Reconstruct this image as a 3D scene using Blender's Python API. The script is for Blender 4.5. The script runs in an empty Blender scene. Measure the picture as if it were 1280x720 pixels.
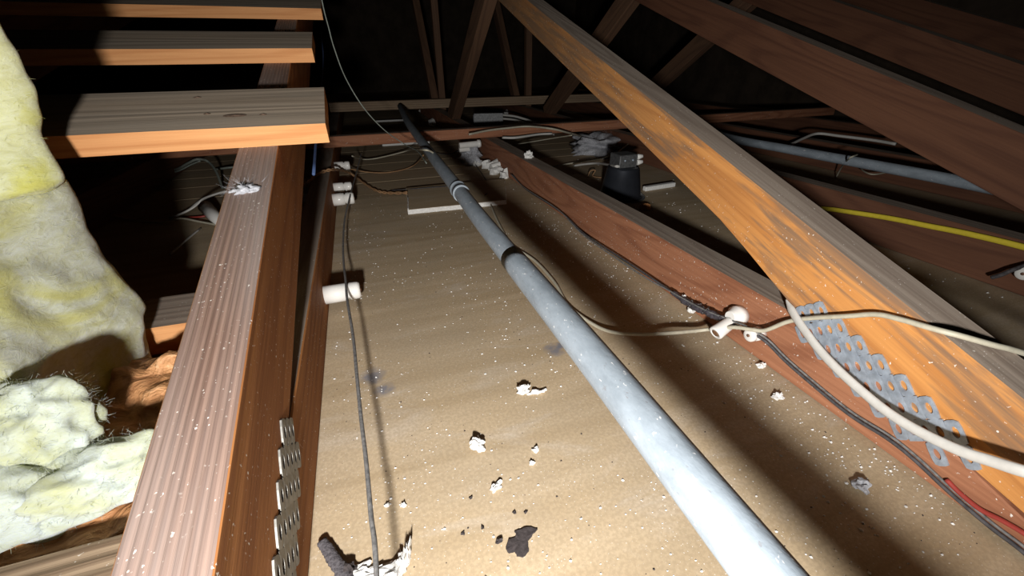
import bpy, bmesh, math, random
from mathutils import Vector, Matrix, noise
random.seed(7)
S = bpy.context.scene
COL = S.collection
R_ = random.uniform

# ---------------------------------------------------------------- camera, world, light, exposure
cam_d = bpy.data.cameras.new('camera')
cam_d.sensor_width = 36.0
cam_d.lens = 14.48
cam_d.clip_start = 0.01
cam = bpy.data.objects.new('camera', cam_d)
COL.objects.link(cam)
cam.matrix_world = Matrix(((0.944319, 0.167656, -0.283113, 0.0000), (-0.328906, 0.457260, -0.826277, 0.0000), (-0.009074, 0.873387, 0.486943, 0.3707), (0, 0, 0, 1)))
S.camera = cam

world = bpy.data.worlds.new('world')
S.world = world
world.use_nodes = True
world.node_tree.nodes['Background'].inputs[0].default_value = (0.5, 0.6, 0.8, 1)
world.node_tree.nodes['Background'].inputs[1].default_value = 0.004

# the inspector's torch, held just left of and below the camera
ld = bpy.data.lights.new('torch', 'SPOT')
ld.energy = 48.0
ld.color = (1.0, 0.97, 0.93)
ld.shadow_soft_size = 0.020
ld.spot_size = math.radians(128)
ld.spot_blend = 1.0
torch = bpy.data.objects.new('torch', ld)
COL.objects.link(torch)
torch.location = (-0.080, -0.23, 0.315)
torch.rotation_euler = (Vector((0.48, 1.2, 0.16)) - torch.location).to_track_quat('-Z', 'Y').to_euler()

S.view_settings.view_transform = 'Standard'
S.view_settings.look = 'None'
S.view_settings.gamma = 1.0
S.view_settings.use_curve_mapping = False
S.view_settings.exposure = 0.0

# ---------------------------------------------------------------- materials
def new_mat(name):
    m = bpy.data.materials.new(name)
    m.use_nodes = True
    nt = m.node_tree
    for n in list(nt.nodes):
        nt.nodes.remove(n)
    out = nt.nodes.new('ShaderNodeOutputMaterial')
    b = nt.nodes.new('ShaderNodeBsdfPrincipled')
    nt.links.new(b.outputs[0], out.inputs[0])
    return m, nt, b

def N(nt, kind, **kw):
    n = nt.nodes.new(kind)
    for k, v in kw.items():
        if k.startswith('i_'):
            n.inputs[k[2:].replace('_', ' ')].default_value = v
        else:
            setattr(n, k, v)
    return n

def ramp(nt, fac, stops):
    r = nt.nodes.new('ShaderNodeValToRGB')
    e = r.color_ramp.elements
    while len(e) < len(stops):
        e.new(0.5)
    for i, (p, c) in enumerate(stops):
        e[i].position = p
        e[i].color = (c[0], c[1], c[2], 1) if not isinstance(c, float) else (c, c, c, 1)
    nt.links.new(fac, r.inputs[0])
    return r.outputs[0]

def mix(nt, fac, a, b, mode='MIX'):
    m = nt.nodes.new('ShaderNodeMix')
    m.data_type = 'RGBA'
    m.blend_type = mode
    for s, v in ((m.inputs[0], fac), (m.inputs[6], a), (m.inputs[7], b)):
        if isinstance(v, (int, float)):
            s.default_value = v
        elif isinstance(v, tuple):
            s.default_value = (v[0], v[1], v[2], 1)
        else:
            nt.links.new(v, s)
    return m.outputs[2]

def coords(nt, scale=(1, 1, 1), kind='Object', loc=(0, 0, 0)):
    t = nt.nodes.new('ShaderNodeTexCoord')
    mp = nt.nodes.new('ShaderNodeMapping')
    mp.inputs['Scale'].default_value = scale
    mp.inputs['Location'].default_value = loc
    nt.links.new(t.outputs[kind], mp.inputs[0])
    return mp.outputs[0]

def tex_noise(nt, vec, scale, detail=4, rough=0.6, dist=0.0):
    n = N(nt, 'ShaderNodeTexNoise', i_Scale=scale, i_Detail=detail, i_Roughness=rough, i_Distortion=dist)
    nt.links.new(vec, n.inputs['Vector'])
    return n.outputs['Fac']

def bump(nt, b, height, strength, dist=0.002):
    n = N(nt, 'ShaderNodeBump', i_Strength=strength, i_Distance=dist)
    nt.links.new(height, n.inputs['Height'])
    nt.links.new(n.outputs[0], b.inputs['Normal'])

def wood(name, light, dark, ring=22.0, dist=2.0, grey=None, flecks=0.5, ridge=0.3, rough=0.75, figure=1.0,
         greyamt=0.5, seed=0.0, cathedral=70.0, end_tone=None, patch=False):
    """grain runs along the object's own X axis"""
    m, nt, b = new_mat(name)
    loc = (seed, seed * 1.7, seed * 0.6)
    v = coords(nt, (0.9 * figure, 6, 6), loc=loc)
    wv = N(nt, 'ShaderNodeTexWave', wave_type='BANDS', bands_direction='Y', i_Scale=ring / 6.0, i_Distortion=dist,
           i_Detail=2.0)
    wv.inputs['Detail Scale'].default_value = 0.7
    wv.inputs['Detail Roughness'].default_value = 0.4
    dv = nt.nodes.new('ShaderNodeVectorMath')          # bands across both faces
    dv.operation = 'DOT_PRODUCT'
    dv.inputs[1].default_value = (0.0, 1.0, 0.83)
    nt.links.new(v, dv.inputs[0])
    cx = nt.nodes.new('ShaderNodeCombineXYZ')
    sx = nt.nodes.new('ShaderNodeSeparateXYZ')
    nt.links.new(v, sx.inputs[0])
    nt.links.new(sx.outputs[0], cx.inputs[0])
    nt.links.new(dv.outputs['Value'], cx.inputs[1])
    nt.links.new(sx.outputs[2], cx.inputs[2])
    nt.links.new(cx.outputs[0], wv.inputs['Vector'])
    fib = tex_noise(nt, coords(nt, (5, 260, 260), loc=loc), 1.0, 5, 0.65)
    big = tex_noise(nt, coords(nt, (2.2, 14, 14), loc=loc), 1.0, 3, 0.5)
    if cathedral:
        cn = N(nt, 'ShaderNodeTexNoise', i_Scale=1.0, i_Detail=1.5, i_Roughness=0.35)
        nt.links.new(coords(nt, (1.1 * figure, 11, 11), loc=loc), cn.inputs['Vector'])
        k = N(nt, 'ShaderNodeMath', operation='MULTIPLY')
        nt.links.new(cn.outputs['Fac'], k.inputs[0])
        k.inputs[1].default_value = cathedral
        sn = N(nt, 'ShaderNodeMath', operation='SINE')
        nt.links.new(k.outputs[0], sn.inputs[0])
        mr = N(nt, 'ShaderNodeMapRange')
        mr.inputs['From Min'].default_value = -1
        nt.links.new(sn.outputs[0], mr.inputs[0])
        wout = mr.outputs[0]
    else:
        wout = wv.outputs['Fac']
    c1 = ramp(nt, wout, [(0.25 if not cathedral else 0.0, light), (0.5 if not cathedral else 0.62, tuple(0.75 * l + 0.25 * d for l, d in zip(light, dark))), (0.95 if cathedral else 0.78, dark)])
    c2 = mix(nt, 0.5, c1, ramp(nt, fib, [(0.3, dark), (0.62, light)]))
    if grey:
        g = ramp(nt, big, [(0.5 - 0.22 * greyamt, 1.0), (0.72 - 0.3 * greyamt + 0.12, 0.0)])
        if patch:
            pn = tex_noise(nt, coords(nt, (5.5, 46, 46), loc=(loc[0] + 2, loc[1], loc[2])), 1.0, 4, 0.6, 0.5)
            g = ramp(nt, pn, [(0.44, 1.0), (0.54, 0.0)])
        g2 = mix(nt, 1.0, g, ramp(nt, fib, [(0.25, 1.0), (0.7, 0.45)]), 'MULTIPLY')
        c2 = mix(nt, g2, c2, grey)
    else:
        c2 = mix(nt, ramp(nt, big, [(0.35, 0.35), (0.65, 0.0)]), c2, dark)
    if end_tone:  # fades to a second colour along local X
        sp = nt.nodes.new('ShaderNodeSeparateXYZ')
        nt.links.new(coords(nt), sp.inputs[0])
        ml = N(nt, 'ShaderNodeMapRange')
        ml.inputs['From Min'].default_value = end_tone[0]
        ml.inputs['From Max'].default_value = end_tone[1]
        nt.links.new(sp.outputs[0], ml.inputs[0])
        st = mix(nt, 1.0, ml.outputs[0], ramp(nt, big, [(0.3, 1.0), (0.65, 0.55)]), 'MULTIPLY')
        c2 = mix(nt, st, c2, end_tone[2])
    if flecks:
        fl = tex_noise(nt, coords(nt, (1, 1, 1), loc=loc), 330, 2, 0.5)
        fl2 = tex_noise(nt, coords(nt, (1, 1, 1), loc=loc), 45, 2, 0.5)
        f = mix(nt, 1.0, ramp(nt, fl, [(0.69 - 0.03 * flecks, 0.0), (0.72 - 0.02 * flecks, 1.0)]), ramp(nt, fl2, [(0.45, 0.0), (0.6, 1.0)]), 'MULTIPLY')
        c2 = mix(nt, f, c2, (0.78, 0.74, 0.68))
    nt.links.new(c2, b.inputs['Base Color'])
    b.inputs['Roughness'].default_value = rough
    b.inputs['Specular IOR Level'].default_value = 0.25
    h = mix(nt, 0.6, wout, fib)
    bump(nt, b, h, ridge, 0.003)
    return m

def plain(name, col, rough=0.5, metal=0.0, vary=0.25, scale=60, bmp=0.15, spec=0.4, col2=None):
    m, nt, b = new_mat(name)
    n = tex_noise(nt, coords(nt), scale, 5, 0.6)
    d = col2 or tuple(c * (1 - vary) for c in col)
    nt.links.new(ramp(nt, n, [(0.32, d), (0.65, col)]), b.inputs['Base Color'])
    b.inputs['Roughness'].default_value = rough
    b.inputs['Metallic'].default_value = metal
    b.inputs['Specular IOR Level'].default_value = spec
    if bmp:
        bump(nt, b, n, bmp, 0.001)
    return m

M_RAFT_L = wood('weathered_pink_fir', (0.29, 0.185, 0.142), (0.10, 0.05, 0.035), ring=62, dist=1.2, flecks=1.0, ridge=0.85,
                grey=(0.32, 0.26, 0.235), greyamt=0.25, cathedral=0)
M_RAFT_LS = wood('brown_fir_side', (0.40, 0.17, 0.055), (0.21, 0.075, 0.025), ring=26, dist=3, flecks=0.8, ridge=0.3)
M_ORANGE = wood('orange_fir', (0.62, 0.285, 0.085), (0.40, 0.16, 0.045), ring=36, dist=4.5, flecks=0.6, ridge=0.2,
                grey=(0.20, 0.13, 0.085), greyamt=0.8, patch=True, seed=3.1, end_tone=(0.7, 1.9, (0.17, 0.105, 0.06)))  # colour turns darker grey-brown towards the far upper end
M_GREYTOP = wood('weathered_grey_edge', (0.37, 0.305, 0.25), (0.22, 0.17, 0.135), ring=40, dist=3, flecks=0.4, ridge=0.2)
M_REDFIR = wood('reddish_fir', (0.41, 0.185, 0.10), (0.21, 0.08, 0.042), ring=30, dist=7, flecks=0.3, ridge=0.4, figure=1.5, seed=1.3)
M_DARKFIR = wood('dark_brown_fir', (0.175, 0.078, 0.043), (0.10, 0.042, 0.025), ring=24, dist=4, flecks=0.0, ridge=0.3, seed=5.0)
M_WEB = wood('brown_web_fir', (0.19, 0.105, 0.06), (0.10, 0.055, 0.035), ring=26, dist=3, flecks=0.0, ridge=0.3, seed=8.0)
M_BOARD = wood('grey_sheathing_face', (0.50, 0.40, 0.30), (0.30, 0.23, 0.165), ring=26, dist=5, flecks=0.0, ridge=0.25,
               grey=(0.40, 0.345, 0.28), greyamt=0.5, figure=0.7, seed=2.0)
M_BOARD_E = wood('orange_sawn_edge', (0.72, 0.36, 0.15), (0.52, 0.22, 0.08), ring=50, dist=2, flecks=0.0, ridge=0.25, seed=4.0)
M_BLOCK = wood('pale_brown_block_face', (0.43, 0.32, 0.215), (0.21, 0.14, 0.09), ring=30, dist=3.0, flecks=0.3, ridge=0.5, seed=6.0, cathedral=0)

def floor_mat():
    m, nt, b = new_mat('tan_gypsum_paper')
    n1 = tex_noise(nt, coords(nt, (2.0, 26, 1), 'Object'), 1.0, 3, 0.5, 0.6)
    n2 = tex_noise(nt, coords(nt), 5.0, 5, 0.65)
    n3 = tex_noise(nt, coords(nt), 300, 3, 0.6)
    n4 = tex_noise(nt, coords(nt, (3, 9, 1), loc=(3, 1, 0)), 1.5, 5, 0.62, 1.2)
    c = ramp(nt, n1, [(0.35, (0.43, 0.325, 0.20)), (0.65, (0.53, 0.415, 0.275))])
    c = mix(nt, ramp(nt, n2, [(0.4, 0.0), (0.72, 0.6)]), c, (0.40, 0.33, 0.24))
    c = mix(nt, ramp(nt, n4, [(0.56, 0.0), (0.78, 0.55)]), c, (0.62, 0.56, 0.49))
    c = mix(nt, ramp(nt, n3, [(0.42, 0.30), (0.6, 0.0)]), c, (0.25, 0.19, 0.12))
    fl = tex_noise(nt, coords(nt), 520, 1, 0.5)
    fl2 = tex_noise(nt, coords(nt), 22, 3, 0.6)
    f = mix(nt, 1.0, ramp(nt, fl, [(0.70, 0.0), (0.74, 1.0)]), ramp(nt, fl2, [(0.4, 0.2), (0.6, 1.0)]), 'MULTIPLY')
    c = mix(nt, f, c, (0.8, 0.78, 0.72))
    # blue-grey scuffs on the paper
    geo = nt.nodes.new('ShaderNodeNewGeometry')
    sn = tex_noise(nt, coords(nt), 75, 4, 0.7)
    for (px, py, pz), rad in (((-0.040,0.464,0.000), 0.030), ((-0.027,0.432,0.000), 0.022), ((0.212,0.434,0.000), 0.026), ((0.225,0.440,-0.000), 0.014)):
        d = nt.nodes.new('ShaderNodeVectorMath')
        d.operation = 'DISTANCE'
        nt.links.new(geo.outputs['Position'], d.inputs[0])
        d.inputs[1].default_value = (px, py, 0.0)
        mr = nt.nodes.new('ShaderNodeMapRange')
        mr.inputs['From Min'].default_value = 0.0
        mr.inputs['From Max'].default_value = rad
        mr.inputs['To Min'].default_value = 1.0
        mr.inputs['To Max'].default_value = 0.0
        nt.links.new(d.outputs['Value'], mr.inputs[0])
        mu = nt.nodes.new('ShaderNodeMath')
        mu.operation = 'MULTIPLY'
        nt.links.new(mr.outputs[0], mu.inputs[0])
        nt.links.new(sn, mu.inputs[1])
        c = mix(nt, ramp(nt, mu.outputs[0], [(0.16, 0.0), (0.40, 0.8)]), c, (0.16, 0.17, 0.21))
    nt.links.new(c, b.inputs['Base Color'])
    b.inputs['Roughness'].default_value = 0.85
    b.inputs['Specular IOR Level'].default_value = 0.15
    bump(nt, b, n2, 0.15, 0.004)
    return m
M_FLOOR = floor_mat()

M_GYP = plain('chalky_gypsum_core', (0.82, 0.82, 0.80), 0.9, vary=0.2, scale=200, spec=0.1)
M_PORC = plain('white_glazed_porcelain', (0.80, 0.79, 0.76), 0.25, vary=0.08, scale=30, bmp=0.0, spec=0.5)
M_NAIL = plain('rusty_nail_steel', (0.25, 0.14, 0.09), 0.6, 0.6, scale=300)
M_LEATHER = plain('brown_leather_washer', (0.20, 0.10, 0.05), 0.8)
M_GALV = plain('galvanised_steel', (0.52, 0.61, 0.73), 0.42, 0.55, vary=0.35, scale=110, bmp=0.2, spec=0.5)
M_GALV_DULL = plain('dull_galvanised_steel', (0.25, 0.245, 0.225), 0.5, 0.4, vary=0.35, scale=110, bmp=0.2)
M_WIRE_DK = plain('dusty_black_insulation', (0.085, 0.08, 0.085), 0.75, vary=0.5, scale=160, bmp=0.4, col2=(0.03, 0.028, 0.03))
M_WIRE_GY = plain('dusty_grey_wire', (0.22, 0.215, 0.21), 0.75, vary=0.5, scale=200, bmp=0.3, col2=(0.08, 0.08, 0.08))
M_CABLE_W = plain('white_cable_sheath', (0.58, 0.57, 0.54), 0.45, vary=0.12, scale=120)
M_CABLE_C = plain('cream_cable_sheath', (0.50, 0.47, 0.37), 0.5, vary=0.2, scale=120)
M_CABLE_Y = plain('yellow_cable_sheath', (0.70, 0.56, 0.05), 0.45, vary=0.15, scale=120)
M_CABLE_B = plain('brown_cloth_wire', (0.42, 0.24, 0.12), 0.8, vary=0.5, scale=300, bmp=0.4)
M_CABLE_R = plain('red_wire_insulation', (0.34, 0.05, 0.04), 0.4, vary=0.2, scale=120)
M_CABLE_G = plain('grey_green_cable', (0.24, 0.27, 0.24), 0.6, vary=0.3, scale=160)
M_TAPE = plain('black_friction_tape', (0.035, 0.033, 0.037), 0.55, vary=0.5, scale=260, bmp=0.9, col2=(0.10, 0.09, 0.11))
M_BLACK = plain('satin_black_metal', (0.05, 0.056, 0.07), 0.36, 0.6, vary=0.3, scale=20, bmp=0.05, spec=0.6)
M_BOX = plain('grey_steel_box', (0.17, 0.175, 0.18), 0.5, 0.5, vary=0.5, scale=150, bmp=0.3)
M_DBOX = plain('dark_steel_box', (0.17, 0.18, 0.19), 0.5, 0.4, vary=0.4, scale=90)
M_CHAR = plain('charred_flake', (0.055, 0.045, 0.045), 0.85, vary=0.5, scale=200, bmp=0.8, col2=(0.025, 0.02, 0.02))
M_RUBBER = plain('dark_crumbly_strip', (0.13, 0.12, 0.13), 0.85, vary=0.6, scale=420, bmp=0.9, col2=(0.045, 0.04, 0.045))
M_FLUFF_G = plain('grey_dusty_fluff', (0.50, 0.51, 0.55), 0.95, vary=0.5, scale=160, bmp=1.0, spec=0.05)
M_DARKWALL = plain('dark_attic_boards', (0.10, 0.075, 0.055), 0.9, vary=0.5, scale=6, spec=0.1)

def pipe_mat():
    m, nt, b = new_mat('painted_grey_pipe')
    n = tex_noise(nt, coords(nt, (1, 0.35, 1)), 70, 5, 0.65)
    f = tex_noise(nt, coords(nt, (1, 0.5, 1)), 260, 3, 0.6)
    c = ramp(nt, n, [(0.35, (0.23, 0.27, 0.31)), (0.62, (0.31, 0.36, 0.41))])
    c = mix(nt, ramp(nt, f, [(0.66, 0.0), (0.70, 0.9)]), c, (0.75, 0.76, 0.76))
    c = mix(nt, ramp(nt, f, [(0.30, 0.8), (0.34, 0.0)]), c, (0.22, 0.23, 0.25))
    nt.links.new(c, b.inputs['Base Color'])
    b.inputs['Roughness'].default_value = 0.55
    bump(nt, b, f, 0.25, 0.001)
    return m
M_PIPE = pipe_mat()

def fibre_mat(name, ca, cb, cc, sc=7.0):
    m, nt, b = new_mat(name)
    n = tex_noise(nt, coords(nt, (1, 1, 1.4)), sc, 5, 0.6, 0.8)
    n2 = tex_noise(nt, coords(nt, (1, 1, 2.2)), 60, 6, 0.7, 0.7)
    c = ramp(nt, n, [(0.34, ca), (0.46, cb), (0.56, cc)])
    c = mix(nt, ramp(nt, n2, [(0.35, 0.4), (0.6, 0.0)]), c, tuple(0.72 * t for t in ca))
    nt.links.new(c, b.inputs['Base Color'])
    b.inputs['Roughness'].default_value = 1.0
    b.inputs['Specular IOR Level'].default_value = 0.0
    b.inputs['Sheen Weight'].default_value = 0.25
    b.inputs['Subsurface Weight'].default_value = 0.35
    b.inputs['Subsurface Radius'].default_value = (0.02, 0.02, 0.008)
    b.inputs['Subsurface Scale'].default_value = 0.4
    bump(nt, b, n2, 0.35, 0.005)
    return m
M_BATT = fibre_mat('yellow_glass_wool', (0.58, 0.55, 0.10), (0.60, 0.60, 0.20), (0.66, 0.68, 0.44))
M_BATT2 = fibre_mat('pale_yellow_glass_wool', (0.52, 0.49, 0.12), (0.60, 0.60, 0.30), (0.64, 0.67, 0.56), 8.0)
M_TUFT = fibre_mat('white_glass_wool', (0.44, 0.46, 0.27), (0.47, 0.51, 0.41), (0.51, 0.57, 0.55), 14.0)

def kraft():
    m, nt, b = new_mat('orange_kraft_paper')
    n = tex_noise(nt, coords(nt, (1, 1, 1)), 38, 5, 0.6, 1.4)
    c = ramp(nt, n, [(0.34, (0.30, 0.125, 0.045)), (0.58, (0.60, 0.30, 0.13)), (0.72, (0.75, 0.45, 0.24))])
    nt.links.new(c, b.inputs['Base Color'])
    b.inputs['Roughness'].default_value = 0.6
    bump(nt, b, n, 0.9, 0.008)
    return m
M_KRAFT = kraft()

# ---------------------------------------------------------------- builders
def put(name, verts, faces, mat, parent=None, M=None, smooth=False, mats=None, fmat=None):
    """one mesh object from world-space vertices; M is its own frame"""
    M = M or Matrix.Translation(Vector(verts[0]))
    Mi = M.inverted()
    me = bpy.data.meshes.new(name)
    me.from_pydata([Mi @ Vector(v) for v in verts], [], faces)
    for mm in (mats or [mat]):
        me.materials.append(mm)
    if fmat:
        for p in me.polygons:
            p.material_index = fmat[p.index]
    if smooth:
        for p in me.polygons:
            p.use_smooth = True
    me.update()
    o = bpy.data.objects.new(name, me)
    COL.objects.link(o)
    if parent:
        o.parent = parent
        o.matrix_basis = wm(parent).inverted() @ M
    else:
        o.matrix_basis = M
    return o

def wm(o):
    return wm(o.parent) @ o.matrix_basis if o.parent else o.matrix_basis

def bevel(o, w=0.0015, seg=1):
    bm = bmesh.new()
    bm.from_mesh(o.data)
    bmesh.ops.recalc_face_normals(bm, faces=bm.faces)
    bmesh.ops.bevel(bm, geom=list(bm.edges), offset=w, segments=seg, affect='EDGES', clamp_overlap=True)
    bm.to_mesh(o.data)
    bm.free()
    return o

def tag(o, label, cat, group=None, kind=None):
    o['label'] = label
    if cat:
        o['category'] = cat
    if group:
        o['group'] = group
    if kind:
        o['kind'] = kind
    return o

def thing(name, label, cat, loc=(0, 0, 0), group=None):
    o = bpy.data.objects.new(name, None)
    o.empty_display_size = 0.05
    COL.objects.link(o)
    o.matrix_basis = Matrix.Translation(Vector(loc))
    return tag(o, label, cat, group)

def frame(origin, xdir, up=(0, 0, 1)):
    x = Vector(xdir).normalized()
    u = Vector(up)
    y = u.cross(x).normalized()
    z = x.cross(y)
    return Matrix(((x[0], y[0], z[0], origin[0]), (x[1], y[1], z[1], origin[1]), (x[2], y[2], z[2], origin[2]), (0, 0, 0, 1)))

def member(name, prof, x0, x1, mat, parent=None, topmat=None, topedges=(), bev=0.002):
    """timber lying in a plane x = const: (y, z) outline extruded from x0 to x1; outline starts with its long axis"""
    n = len(prof)
    vs = [(x0, y, z) for y, z in prof] + [(x1, y, z) for y, z in prof]
    fs = [tuple(range(n)), tuple(range(2 * n - 1, n - 1, -1))]
    for i in range(n):
        j = (i + 1) % n
        fs.append((i, i + n, j + n, j))
    d = Vector((0, prof[1][0] - prof[0][0], prof[1][1] - prof[0][1]))
    M = frame((x0, prof[0][0], prof[0][1]), d)
    mats = [mat] + ([topmat] if topmat else [])
    fm = [0] * len(fs)
    for e in topedges:
        fm[2 + e] = 1 if topmat else 0
    o = put(name, vs, fs, mat, parent, M, mats=mats, fmat=fm)
    if bev:
        bevel(o, bev)
    return o

def beam(name, a, b, w, h, mat, parent=None, topmat=None, up=(0, 0, 1), bev=0.002, twist=0.0):
    """straight timber from a to b (centre line), w across, h along up"""
    a, b = Vector(a), Vector(b)
    M = frame(a, b - a, up) @ Matrix.Rotation(twist, 4, 'X')
    L = (b - a).length
    loc = [(x, y, z) for x in (0, L) for (y, z) in ((-w / 2, -h / 2), (w / 2, -h / 2), (w / 2, h / 2), (-w / 2, h / 2))]
    fs = [(0, 3, 2, 1), (4, 5, 6, 7), (0, 1, 5, 4), (1, 2, 6, 5), (2, 3, 7, 6), (3, 0, 4, 7)]
    fm = [0, 0, 0, 0, 1 if topmat else 0, 0]
    o = put(name, [M @ Vector(v) for v in loc], fs, mat, parent, M, mats=[mat] + ([topmat] if topmat else []), fmat=fm)
    if bev:
        bevel(o, bev)
    return o

def spline(pts, sub=6):
    P = [Vector(p) for p in pts]
    if len(P) < 3:
        return P
    out = []
    for i in range(len(P) - 1):
        p0 = P[i - 1] if i else P[0] * 2 - P[1]
        p1, p2 = P[i], P[i + 1]
        p3 = P[i + 2] if i + 2 < len(P) else P[-1] * 2 - P[-2]
        for k in range(sub):
            t = k / sub
            out.append(0.5 * ((2 * p1) + (p2 - p0) * t + (2 * p0 - 5 * p1 + 4 * p2 - p3) * t * t + (3 * p1 - p0 - 3 * p2 + p3) * t ** 3))
    out.append(P[-1])
    return out

def tube_geo(pts, r, segs=8, flat=1.0, wob=0.0, rfun=None, updir=(0, 0, 1)):
    vs, fs = [], []
    n = len(pts)
    for i, p in enumerate(pts):
        d = (pts[min(i + 1, n - 1)] - pts[max(i - 1, 0)]).normalized()
        u = Vector(updir)
        s = d.cross(u)
        if s.length < 1e-4:
            s = d.cross(Vector((1, 0, 0)))
        s.normalize()
        t = s.cross(d)
        rr = r * (rfun(i / (n - 1)) if rfun else 1.0)
        for k in range(segs):
            a = 2 * math.pi * k / segs
            w = 1 + (R_(-wob, wob) if wob else 0)
            vs.append(p + (s * math.cos(a) + t * math.sin(a) * flat) * rr * w)
    for i in range(n - 1):
        for k in range(segs):
            k2 = (k + 1) % segs
            fs.append((i * segs + k, i * segs + k2, (i + 1) * segs + k2, (i + 1) * segs + k))
    fs.append(tuple(range(segs - 1, -1, -1)))
    fs.append(tuple((n - 1) * segs + k for k in range(segs)))
    return vs, fs

def tube(name, pts, r, mat, parent=None, segs=8, flat=1.0, sub=6, wob=0.0, rfun=None, updir=(0, 0, 1)):
    vs, fs = tube_geo(spline(pts, sub), r, segs, flat, wob, rfun, updir)
    return put(name, vs, fs, mat, parent, smooth=True)

def lathe(name, prof, axis_o, axis_d, mat, parent=None, segs=20, smooth=True):
    """prof = (distance along the axis, radius)"""
    M = frame(axis_o, axis_d, (0, 0, 1) if abs(Vector(axis_d).normalized().z) < 0.9 else (1, 0, 0))
    vs, fs = [], []
    for (a, r) in prof:
        for k in range(segs):
            t = 2 * math.pi * k / segs
            vs.append(M @ Vector((a, r * math.cos(t), r * math.sin(t))))
    for i in range(len(prof) - 1):
        for k in range(segs):
            k2 = (k + 1) % segs
            fs.append((i * segs + k, i * segs + k2, (i + 1) * segs + k2, (i + 1) * segs + k))
    fs.append(tuple(range(segs - 1, -1, -1)))
    fs.append(tuple((len(prof) - 1) * segs + k for k in range(segs)))
    o = put(name, vs, fs, mat, parent, M, smooth=False)
    if smooth:
        for p in o.data.polygons:
            p.use_smooth = len(p.vertices) == 4
    return o

def lump(name, loc, size, mat, parent=None, rough=0.35, freq=1.6, sub=2, rot=0.0, seed=0.0):
    """irregular crumb: a noisy ball squashed to size, its underside flattened"""
    bm = bmesh.new()
    bmesh.ops.create_icosphere(bm, subdivisions=sub, radius=1.0)
    for v in bm.verts:
        c = v.co.copy()
        k = 1 + rough * 2 * (noise.noise(c * freq + Vector((seed, seed * 2.3, seed * 0.7))))
        k += rough * (noise.noise(c * freq * 3 + Vector((seed, 5, seed))))
        v.co = Vector((c.x * size[0] * k, c.y * size[1] * k, max(c.z * k, -0.55) * size[2]))
    lo = min(v.co.z for v in bm.verts)
    for v in bm.verts:
        v.co.z -= lo
    me = bpy.data.meshes.new(name)
    bm.to_mesh(me)
    bm.free()
    me.materials.append(mat)
    o = bpy.data.objects.new(name, me)
    COL.objects.link(o)
    M = Matrix.Translation(Vector(loc)) @ Matrix.Rotation(rot, 4, 'Z')
    if parent:
        o.parent = parent
        o.matrix_basis = wm(parent).inverted() @ M
    else:
        o.matrix_basis = M
    return o

# ---------------------------------------------------------------- the shell: floor of gypsum panels, far dark walls and roof
floor = bpy.data.objects.new('floor', None)
COL.objects.link(floor)
floor['kind'] = 'structure'
floor['label'] = 'tan paper-faced gypsum ceiling panels seen from above, dusted with white crumbs'
def slab(name, x0, x1, y0, y1, z0, z1, mat, parent, bev=0.0015):
    vs = [(x, y, z) for z in (z0, z1) for (x, y) in ((x0, y0), (x1, y0), (x1, y1), (x0, y1))]
    fs = [(0, 3, 2, 1), (4, 5, 6, 7), (0, 1, 5, 4), (1, 2, 6, 5), (2, 3, 7, 6), (3, 0, 4, 7)]
    o = put(name, vs, fs, mat, parent, Matrix.Translation(Vector((x0, y0, z1))))
    if bev:
        bevel(o, bev)
    return o
JO = [-1.265, -0.695, -0.125, 0.492, 1.062, 1.632, 2.202]
edges = [-2.4] + JO + [3.2]
for i in range(len(edges) - 1):
    slab('gypsum_panel', edges[i], edges[i + 1], -0.6, 1.355, -0.013, 0.0, M_FLOOR, floor, 0.0)
yy = 1.359
for i in range(15):
    w = 0.142 + 0.006 * math.sin(i * 2.1)
    for j in range(len(edges) - 1):
        slab('gypsum_strip', edges[j], edges[j + 1], yy, yy + w, -0.022, -0.0006 * (i + 1), M_FLOOR, floor, 0.0)
    yy += w + 0.009
slab('gypsum_panel', -2.4, 3.2, yy, 6.4, -0.022, -0.0098, M_FLOOR, floor, 0.0)
for nm, a in (('wall_back', (-2.5, 3.3, 6.4, 6.45, -0.05, 2.4)), ('wall_left', (-2.5, -2.4, -0.6, 6.4, -0.05, 2.4)),
              ('wall_right', (3.2, 3.3, -0.6, 6.4, -0.05, 2.4)), ('ceiling', (-2.5, 3.3, -0.6, 6.45, 2.4, 2.45))):
    w = slab(nm, *a, M_DARKWALL, None, 0.0)
    w['kind'] = 'structure'

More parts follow.
